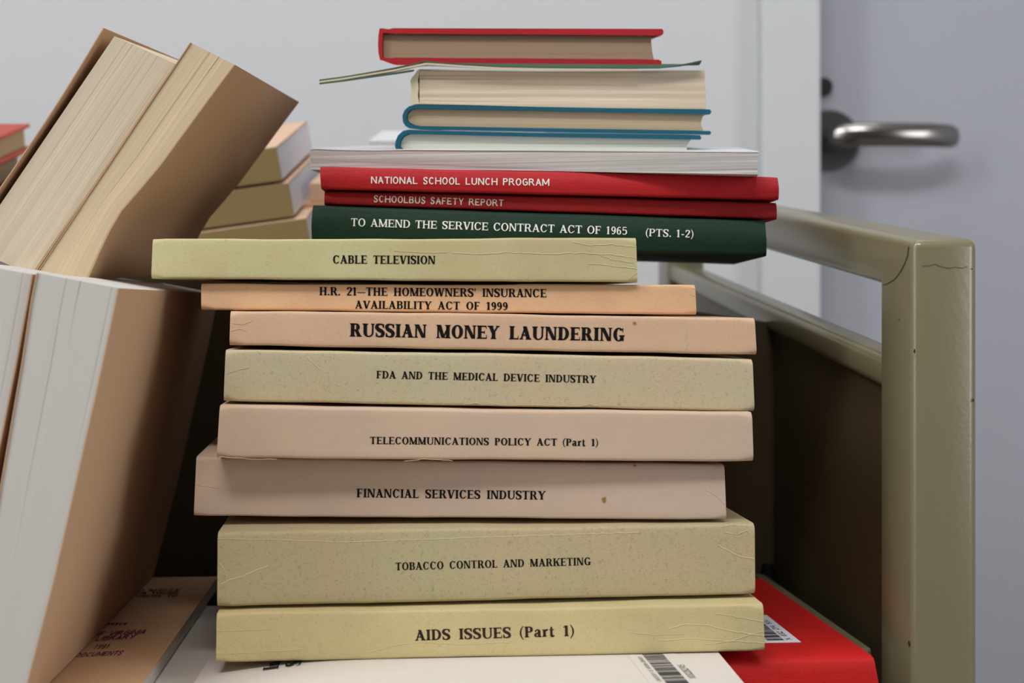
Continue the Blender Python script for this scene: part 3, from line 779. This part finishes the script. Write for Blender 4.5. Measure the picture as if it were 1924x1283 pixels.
sheet([(600, 149.5), (645, 143.5), (690, 136), (740, 127), (780, 118.5), (797, 114), (830, 117), (870, 120), (940, 124), (1020, 125.5), (1100, 126), (1180, 127), (1240, 126.5), (1275, 122), (1300, 117), (1318, 113)], 2.4, None, zflat, .012).build('cover', M['green_p'], root, smooth=True, angle=40)
zr2 = .1247+H
def zflat2(x, zf): return min(zf, zr2) if x < -.047 else zr2
sheet([(602, 152), (645, 146.2), (690, 138.8), (740, 130.5), (780, 122), (800, 117.8), (830, 119.8), (870, 122.8), (940, 126.6), (1020, 128.2), (1100, 128.8), (1200, 129.6)], 3.4, None, zflat2, .012).build('pages', M['pg_old'], root, smooth=True, angle=40)
zr3 = .1245+H
sheet([(600, 155.4), (645, 149.8), (690, 143), (740, 136), (772, 131)], 2.6, None, lambda x, zf: zf, .012).build('back_cover', M['green_p'], root, smooth=True, angle=40)
f2 = yaw_map(.819, .0); dv2 = Vector((.012, .2, .0318))
side_hardcover('red hardcover with browned pages lying on top of the whole stack',
    [(713, 53.5), (719, 53), (725, 55.5), (731, 55), (738, 52.8), (1000, 53.5), (1244, 54.2), (1247, 58), (1246, 64), (1242, 67), (1000, 65), (740, 63.5), (731, 62.5), (724, 61.8), (719.5, 62.5), (718, 84), (718.5, 107), (723, 109.5), (730, 110), (739, 108.6), (1000, 110.2), (1238, 112), (1243, 115), (1243, 120.5), (1238, 123.4), (1000, 122.6), (748, 122.4), (740, 121.5), (730, 118), (721, 114.5), (714, 112.5), (711, 100), (710, 84), (711, 66)],
    [(720, 63), (740, 64), (1000, 65.4), (1223, 67.2), (1224.5, 85), (1226, 98), (1229, 111.5), (1000, 109.8), (740, 108.2), (730, 109.4), (723, 109), (719.2, 106.5), (718.7, 84)], f2, dv2, M['red_top'], M['pg_brown'], GS)

# ------------------------------------------------------------------ what lies under the stack
ZR = -.1565
def sheet_book(name, label, cat, corners, thick, cmat, pmat, group=None, split=None):
    """a book lying flat: top corners (front-left, front-right, back-right, back-left) in the world"""
    c = [Vector(p) for p in corners]; cen = sum(c, Vector())/4
    root = thing(name, label, cat, (cen.x, cen.y, cen.z-thick), group)
    return root, c
def zfront(px, py, z): return PZ(px, py, z)
rb_fr = PZ(1640, 1235, ZR); rb_br = PZ(1430, 1087, ZR)
ddr = (rb_br-rb_fr).normalized(); rrr = Vector((ddr.y, -ddr.x, 0))
Lr = .235; Dr = (rb_br-rb_fr).length
root = thing('clothbound_book', 'bright red clothbound book lying flat under the stack beside the truck end panel', 'book', rb_fr-rrr*Lr/2+ddr*Dr/2+Vector((0, 0, -.0305)))
tk = .0305
fl, fr_, br_, bl = rb_fr-rrr*Lr, rb_fr, rb_br, rb_br-rrr*Lr
b = MB(); rows = []; rin = []
for s in [i/20 for i in range(21)]:
    a = lerp(fl, fr_, s); row = []; row2 = []
    flare = .0022*max(0, (s-.93)/.07)**2
    for (e, z) in [(Dr, 0), (.02, 0), (.0085, 0), (.0065, -.0009), (.005, .0002), (.0015, -.0006), (.0004, -.002), (-.0002, -.006), (-.0012, -.012), (-.0014, -.016), (-.001, -.021), (-.0002, -.0265), (.001, -.0297), (.003, -.0303), (.0065, -.0296), (.0085, -.0305), (Dr, -.0305)]:
        q = a+ddr*e+Vector((0, 0, z)); row.append(q+rrr*flare*(0.3+abs(z)/.015 if abs(z) < .016 else 1.2))
        zi = max(min(z, -.0024), -.028); ei = max(e, .0024)
        row2.append(a+ddr*ei+Vector((0, 0, zi)))
    rows.append(row); rin.append(row2)
b.grid(rows); b.grid([list(reversed(r)) for r in rin]); n = len(rows[0])
for q, w in ((rows[0], rin[0]), (rows[-1], rin[-1])):
    for j in range(n-1): b.add([q[j], q[j+1], w[j+1], w[j]], [(0, 1, 2, 3)])
for k in (0, -1):
    for i in range(20): b.add([rows[i][k], rows[i+1][k], rin[i+1][k], rin[i][k]], [(0, 1, 2, 3)])
b.build('cover', M['red_br'], root, smooth=True, angle=40)
b = MB(); up_ = Vector((0, 0, 1))
o1 = fl+rrr*.003+ddr*.0026
b.hexa([o1-up_*.0026, o1+rrr*(Lr-.006)-up_*.0026, o1+rrr*(Lr-.006)-up_*.0278, o1-up_*.0278], ddr*(Dr-.006), 0, [(0, .025), (.2, .025), (.2, 0), (0, 0)]*2)
b.build('page_block', M['pg_cream'], root)
# its barcode label
onred = lambda px, py, off=.0003: PZ(px, py, ZR)+Vector((0, 0, off))
lab_fr = onred(1505, 1207); lw, ll = .021, .062
def lp(u, v, off=0): return lab_fr-rrr*u+ddr*v+Vector((0, 0, off))      # u leftwards from the right edge, v into the depth
b = MB(); b.hexa([lp(lw, 0), lp(0, 0), lp(0, ll), lp(lw, ll)], (0, 0, -.0002)); lab = b.build('barcode_label', M['paper_w'], root)
def bars(mb, lpf, u0, u1, v0, v1, seed):
    rnd = random.Random(seed); v = v0
    while v < v1:
        w = rnd.choice([.0004, .0004, .0008, .0012])
        mb.add([lpf(u1, v, .0002), lpf(u0, v, .0002), lpf(u0, v+w, .0002), lpf(u1, v+w, .0002)], [(0, 1, 2, 3)]); v += w+rnd.choice([.0004, .0005, .0008])
b = MB(); bars(b, lp, .0068, .0148, .004, .058, 5); b.build('barcode', M['ink_g'], lab, fix=False)
def textpl(mb, text, lpf, u, v0, v1, cap, font):
    # reads away from the viewer, letter tops to the left
    mp = lambda a, c_: lpf(u+c_, a, .0002)
    lettering(mb, text, (v0, 0), (v1, 0), (0, cap), mp, font)
b = MB(); textpl(b, 'X 032 214 837', lp, .0030, .004, .05, .0028, SLIM); textpl(b, 'UNIVERSITY OF VIRGINIA LIBRARY', lp, .0158, .004, .058, .0018, SLIM); b.build('label_print', M['ink_g'], lab, fix=False)

# white magazine: a thin glossy cover, resting on the red book at right and sagging at left
root = thing('magazine', 'white glossy magazine with barcode label lying directly under the stack', 'magazine', (-.02, .70, H-.166))
wr0 = PZ(1352, 1228, -.1521); 
dw = Vector((-.055, 1, 0)).normalized(); rw = Vector((1, .055, 0)).normalized()
def zw(x):
    if x > -.066: return lerp(-.1541, -.1521, (x+.066)/.16)
    t_ = (-.066-x)/.07; return -.1541-.0016*t_-.0066*t_*t_
wl0 = -.2265                                           # left edge, measured from the right edge
def onwhite(u, v, off=0):                             # u from the right edge (negative = left), v depth from wr0
    p = Vector((wr0.x, wr0.y, 0))+rw*u+dw*v
    return Vector((p.x, p.y, H+zw(p.x)+off))
N = 40
top = [[onwhite(wl0*i/N, v) for i in range(N+1)] for v in (-.085, .2)]
bot = [[q-Vector((0, 0, .0019)) for q in r] for r in top]
b = MB()
mid = [[q-Vector((0, 0, .0003)) for q in r] for r in top]
def slab(b, A_, B_):
    n = len(A_[0]); b.grid(A_); b.grid([list(reversed(r)) for r in B_])
    for k in (0, 1): b.add(A_[k]+B_[k], [(j, j+1, n+j+1, n+j) for j in range(n-1)])
    for j in (0, n-1): b.add([A_[0][j], A_[1][j], B_[1][j], B_[0][j]], [(0, 1, 2, 3)])
slab(b, top, mid); b.build('front_cover', M['white_c'], root, smooth=True)
b = MB(); slab(b, [[q-Vector((0, 0, .0001)) for q in r] for r in mid], bot); b.build('pages', M['pg_white'], root, smooth=True)
def inv_white(px, py):                                # photo position on the magazine
    z = -.153
    for _ in range(12):
        p = PZ(px, py, z); z = zw(p.x)
    p = PZ(px, py, z); return p
def mw(px, py, off=.0003): return inv_white(px, py)+Vector((0, 0, off))
b = MB(); q = [mw(1204, 1222), mw(1258, 1222), mw(1318, 1290), mw(1243, 1290)]
# label on the cover: barcode with number and owner line
o_ = mw(1293, 1282); e_ = mw(1246, 1230); dl = (e_-o_); dl.z = 0; dl.normalize(); rl = Vector((dl.y, -dl.x, 0))
def wp(u, v, off=0):
    p = o_-rl*u+dl*v; return Vector((p.x, p.y, H+zw(p.x)+.0003+off))
b = MB(); b.hexa([wp(.0155, -.018), wp(-.0055, -.018), wp(-.0055, .05), wp(.0155, .05)], (0, 0, -.0002)); lab = b.build('barcode_label', M['white_c'], root)
b = MB(); bars(b, wp, .0002, .0092, -.012, .049, 9); b.build('barcode', M['ink_g'], lab, fix=False)
b = MB(); textpl(b, 'X032282745', wp, -.0046, .0045, .0285, .0030, SLIM); textpl(b, 'UNIVERSITY OF VIRGINIA LIBRARY', wp, .0104, .002, .046, .0017, SLIM); b.build('label_print', M['ink_g'], lab, fix=False)
b = MB()                                              # big title letters, mostly under the book
def tp(px, py): return mw(px, py)
a0 = mw(520, 1257)
def tl(u, v, off=0):
    p = a0-rw*u+dw*v; return Vector((p.x, p.y, H+zw(p.x)+.0003+off))
textpl(b, 'In', tl, -.0005, 0, .014, .0065, BOLD); textpl(b, 'Sc', tl, -.0098, .0015, .017, .0065, BOLD); b.build('title_lettering', M['ink'], root, fix=False)

# white softcover further left and the brown hearing booklet on it
b = MB(); z2 = -.1675
cn = [Vector((-.36, .60, H+z2)), Vector((-.078, .60, H+z2)), Vector((-.088, .855, H+z2)), Vector((-.38, .855, H+z2))]
root = thing('softcover_book', 'white softcover book lying flat on the shelf under the brown booklet', 'book', (-.22, .73, H-.1875))
b.hexa([cn[0], cn[1], cn[2], cn[3]], (0, 0, -.0009)); b.build('front_cover', M['white_c'], root)
b = MB(); b.hexa([q+Vector((0, 0, -.001)) for q in cn], (0, 0, -.0188), 0, [(0, .0188), (.3, .0188), (.3, .0188), (0, .0188), (0, 0), (.3, 0), (.3, 0), (0, 0)]); b.build('page_block', M['pg_white'], root)
ZB = -.1595
k_fr = PZ(268, 1283, ZB); k_br = PZ(406, 1088, ZB); dk = (k_br-k_fr).normalized(); rk = Vector((dk.y, -dk.x, 0))
k_fr = k_fr-dk*.03; k_br = k_fr+dk*.283
root = thing('booklet', 'brown paper booklet with purple library stamp lying flat under the standing paperbacks', 'booklet', k_fr-rk*.08+dk*.12+Vector((0, 0, -.0075)))
bw = .17
b = MB(); b.hexa([k_fr-rk*bw, k_fr, k_br, k_br-rk*bw], (0, 0, -.0005)); b.build('front_cover', M['kraft'], root)
b = MB(); q = [k_fr-rk*bw, k_fr-rk*.0004, k_br-rk*.0004, k_br-rk*bw]
b.hexa([a-Vector((0, 0, .0006)) for a in q], (0, 0, -.0066), 0, [(0, .0066), (.17, .0066), (.17, .0066), (0, .0066), (0, 0), (.17, 0), (.17, 0), (0, 0)]); b.build('page_block', M['pg_white'], root)
mk = lambda px, py: PZ(px, py, ZB)+Vector((0, 0, .0003))
def bl_text(mb, text, x0, x1, y0, y1, cap, font):
    # letters stand towards the vanishing point of the booklet's long side
    def f(px, py): return mk(px, py)
    ux, uy = (773-x0), (CY-(y0+y1)/2); l = abs(uy)
    lettering(mb, text, (x0, y0), (x1, y1), (cap*ux/l, -cap), f, font)
b = MB()
bl_text(b, 'TO REDUCE', 250, 337, 1112, 1111, 4.0, BOLD); bl_text(b, 'FOR YOUNG', 246, 333, 1117, 1116.5, 4.0, BOLD); bl_text(b, 'EXPOSURE TO', 226, 331, 1122.5, 1122, 4.0, BOLD); bl_text(b, 'Commerce', 160, 238, 1175.5, 1174.5, 5.5, BOLD)
b.build('cover_print', M['ink'], root, fix=False)
b = MB()
bl_text(b, 'OF VIRGINIA', 172, 271, 1196.5, 1191.5, 8.5, SANS); bl_text(b, 'T LIBRARY', 158, 250, 1205.5, 1201, 8, SANS); bl_text(b, '1991', 174, 202, 1220, 1219, 8, SANS); bl_text(b, 'DOCUMENTS', 140, 226, 1235.5, 1231, 8, SANS)
b.build('library_stamp', M['ink_p'], root, fix=False)

# ------------------------------------------------------------------ standing and leaning paperbacks at left (page edges facing)
def leaf_book(label, left, right, Y, dv, pmat, cmat, group, covers=(True, True), flare=None, name='paperback_book', ct=.0005, ov=.0006):
    """page block between two edges (lists of photo points from the top down), extruded by dv; a cover on each side"""
    L = [P(x, y, Y) for x, y in left]; R = [P(x, y, Y) for x, y in right]; dv = Vector(dv)
    root = thing(name, label, 'book', (L[-1]+R[-1])/2+dv/2, group)
    n = len(L); m = 6
    pg = MB(); 
    wid = (R[0]-L[0]).length
    rowsf = [[lerp(L[i], R[i], j/m) for j in range(m+1)] for i in range(n)]
    acc = [0]
    for i in range(1, n): acc.append(acc[-1]+(L[i]-L[i-1]).length)
    uv = [(acc[i], wid*j/m) for i in range(n) for j in range(m+1)]
    pg.grid(rowsf, 0, uv)
    rowsb = [[q+dv for q in r] for r in rowsf]
    pg.grid([list(reversed(r)) for r in rowsb], 0, [(acc[i], wid*(m-j)/m) for i in range(n) for j in range(m+1)])
    dl_ = dv.length
    for i0 in (0, n-1): pg.add(rowsf[i0]+rowsb[i0], [(j, j+1, m+1+j+1, m+1+j) for j in range(m)], 0, [(0, wid*j/m) for j in range(m+1)]+[(dl_, wid*j/m) for j in range(m+1)])
    for j0 in (0, m): pg.add([r[j0] for r in rowsf]+[r[j0] for r in rowsb], [(i, i+1, n+i+1, n+i) for i in range(n-1)], 0, [(acc[i], 0) for i in range(n)]*2)
    pg.build('page_block', pmat, root, smooth=True, angle=30)
    for side, E in ((0, L), (1, R)):
        if not covers[side]: continue
        cb = MB(); rows_o = []; rows_i = []
        for i in range(n):
            a = L[i]; c_ = R[i]; out = (a-c_).normalized() if side == 0 else (c_-a).normalized()
            e = E[i]-dv.normalized()*ov
            far = E[i]+dv
            if side == 0 and flare:
                e = P(*flare[i], Y-.002)
            ro = []; ri = []
            for u in (0, .25, .5, .75, 1):
                q = lerp(e, far, u)
                ri.append(q+out*.0001); ro.append(q+out*(.0001+ct))
            rows_o.append(ro); rows_i.append(ri)
        cb.grid(rows_o); cb.grid([list(reversed(r)) for r in rows_i]); k = 5
        for i0 in (0, n-1): cb.add(rows_o[i0]+rows_i[i0], [(j, j+1, k+j+1, k+j) for j in range(k-1)])
        for j0 in (0, k-1): cb.add([r[j0] for r in rows_o]+[r[j0] for r in rows_i], [(i, i+1, n+i+1, n+i) for i in range(n-1)])
        cb.build('front_cover' if side else 'back_cover', cmat, root, smooth=True, angle=30)
    # spine: a strip across the far side
    sb = MB(); q = [[lerp(L[i], R[i], j/2)+dv+dv.normalized()*.0003 for j in range(3)] for i in range(n)]
    sb.grid(q); sb.grid([[p_+dv.normalized()*.0006 for p_ in reversed(r)] for r in q]); sb.build('spine', cmat, root)
    return root
def line(p0, slope, ys): return [(p0[0]+slope*(y-p0[1]), y) for y in ys]
GL = 'paperbacks standing page edges outward at left'
ZS = -.159
yb = CY-ZS*F/.60
leaf_book('standing paperback with white page edges and brown cover, nearest the stack',
    [(72, 513), (62, 560), (44, 680), (6, 900), (-22, 1080), (-60, yb)], [(221, 541), (213, 580), (190, 690), (143, 900), (100, 1090), (36, yb)], .60, (-.0182, .30, -.0004), M['pg_white'], M['kraft_d'], GL)
leaf_book('standing paperback with white page edges cut off by the left edge of the view',
    [(-95, 488), (-105, 560), (-125, 680), (-165, 900), (-195, 1080), (-240, yb)], [(60, 515), (52, 560), (30, 680), (-14, 900), (-50, 1080), (-112, yb)], .603, (-.0182, .29, -.0004), M['pg_white'], M['kraft_d'], GL)
GT = 'paperbacks leaning on top of the standing ones'
def ptsline(a, b_, n): return [(lerp(a[0], b_[0], i/n), lerp(a[1], b_[1], i/n)) for i in range(n+1)]
leaf_book('leaning paperback with cream page edges and back cover flared open at left',
    ptsline((215, 68), (-55, 466), 7), ptsline((329, 120), (61, 517), 7), .705, (.0037, .184, .0125), M['pg_cream'], M['kraft'], GT,
    flare=[(196, 53), (153, 124), (117, 182), (78, 242), (36, 304), (-4, 362), (-42, 418), (-80, 470)])
leaf_book('leaning paperback with bent pages and broad brown cover facing the stack',
    [(360, 81), (324, 135), (288, 188), (250, 245), (222, 287), (196, 326), (168, 367), (140, 410), (108, 458), (70, 515)],
    [(440, 121), (402, 172), (366, 221), (330, 270), (300, 311), (262, 356), (228, 395), (206, 432), (185, 476), (163, 527)], .703, (.0037, .184, .0071), M['pg_cream2'], M['kraft_b'], GT)

# ------------------------------------------------------------------ books on the sloped rear shelf (far, out of focus)
def far_book(name, label, corner, Lv, Dv, thick, cmat, pmat, group, hard=False, spine_at='front', topmat=None):
    """corner = top front right corner; Lv runs left along the front, Dv runs back; thickness downward"""
    Lv = Vector(Lv); Dv = Vector(Dv); un = Dv.cross(Lv).normalized()
    if un.z < 0: un = -un
    c = Vector(corner); root = thing(name, label, 'book', c+Lv/2+Dv/2-un*thick, group)
    t_ = .003 if hard else .0008; lu = Lv.normalized(); du = Dv.normalized()
    b = MB(); ov = .004 if hard else 0
    def q(a, d_, z): return c+lu*a+du*d_-un*z
    Ll, Dl = Lv.length, Dv.length
    for z in (0, thick-t_): b.hexa([q(Ll, 0, z), q(0, 0, z), q(0, 0, z+t_), q(Ll, 0, z+t_)], Dv, 1 if z == 0 else 0)
    if spine_at == 'front': b.hexa([q(Ll, 0, t_), q(0, 0, t_), q(0, 0, thick-t_), q(Ll, 0, thick-t_)], du*t_)
    else: b.hexa([q(Ll, 0, t_), q(Ll-t_, 0, t_), q(Ll-t_, 0, thick-t_), q(Ll, 0, thick-t_)], Dv)
    b.build('cover', [cmat, topmat or cmat], root, bevel=.0004 if not hard else .0012)
    b = MB(); o1 = ov; of = t_ if spine_at == 'front' else ov
    e = .0002
    b.hexa([q(Ll-(ov or t_+e), of+e, t_+e), q(o1, of+e, t_+e), q(o1, of+e, thick-t_-e), q(Ll-(ov or t_+e), of+e, thick-t_-e)], du*(Dl-of-ov-e*2), 0, [(0, thick), (.2, thick), (.2, 0), (0, 0)]*2)
    b.build('page_block', pmat, root)
    return root
GO = 'thick paperbacks piled on the rear shelf'
Dv = Vector((.0035, .14, .035)); 
Lo = Vector((-.195, .012, -.026))
un = Dv.cross(Lo).normalized(); un = un if un.z > 0 else -un
cor = P(519, 276, 1.10)
offs = [Vector((0, 0, 0)), Vector((.004, .0, 0)), Vector((.0125, -.004, 0)), Vector((.016, -.004, 0))]
names = ['olive paperback with white page ends, topmost of the rear pile behind the leaning books', 'olive paperback second from the top of the rear pile behind the leaning books', 'olive paperback third from the top of the rear pile, just above the CABLE TELEVISION spine']
for i in range(3):
    far_book('paperback_book', names[i], cor-un*(.0262*i)+offs[i], Lo*(1+.03*i), Dv, .0245, M['olive_far'], M['pg_far'], GO, topmat=M['peach_far'])
GR = 'red hardcovers piled on the rear shelf at far left'
pr = P(57, 232, 1.2)
Dr_ = Vector((0, .13, .0325)); Lr_ = Vector((-.2, -.006, -.0015)); ur = Dr_.cross(Lr_).normalized(); ur = ur if ur.z > 0 else -ur
pr0 = pr-Dr_
labs = ['faded red hardcover on top of the pile at the far left edge', 'dark red hardcover second in the pile at the far left edge', 'faded red hardcover third in the pile at the far left edge', 'dark red hardcover lowest in the pile at the far left edge']
for i, (dx, mt) in enumerate(((0, 'red_far'), (-.0065, 'red_far2'), (-.015, 'red_far'), (-.012, 'red_far2'))):
    far_book('hardcover_book', labs[i], pr0-ur*(.0213*i)+Vector((dx, 0, 0)), Lr_, Dr_, .0205, M[mt], M['pg_tan'], GR, True, 'left')
# pale books further right on the rear shelf, behind the stack
def flat_far(label, px, Yf, z1, thick, length, cm, pm, dp=.11):
    c = Vector(((px-CX)/F*Yf+length, Yf, H+z1))
    far_book('paperback_book', label, c, (-length, 0, 0), (.006, dp, dp*.25), thick, M[cm], M[pm], 'pale books on the rear shelf behind the stack')
flat_far('tan paperback at the bottom of the pale pile behind the clothbound books', 567, 1.15, .0742, .054, .16, 'kraft', 'pg_far')
flat_far('peach paperback above the tan one in the pale pile behind the clothbound books', 581, 1.153, .0897, .0142, .15, 'peach_far', 'pg_far')
flat_far('thick white paperback behind the teal hardcovers, seen as a pale blur', 692, 1.158, .122, .030, .13, 'white_g', 'pg_far', .055)
flat_far('thin white paperback behind the olive pile beside the white page edges', 572, 1.29, .1065, .018, .05, 'white_g', 'pg_far')
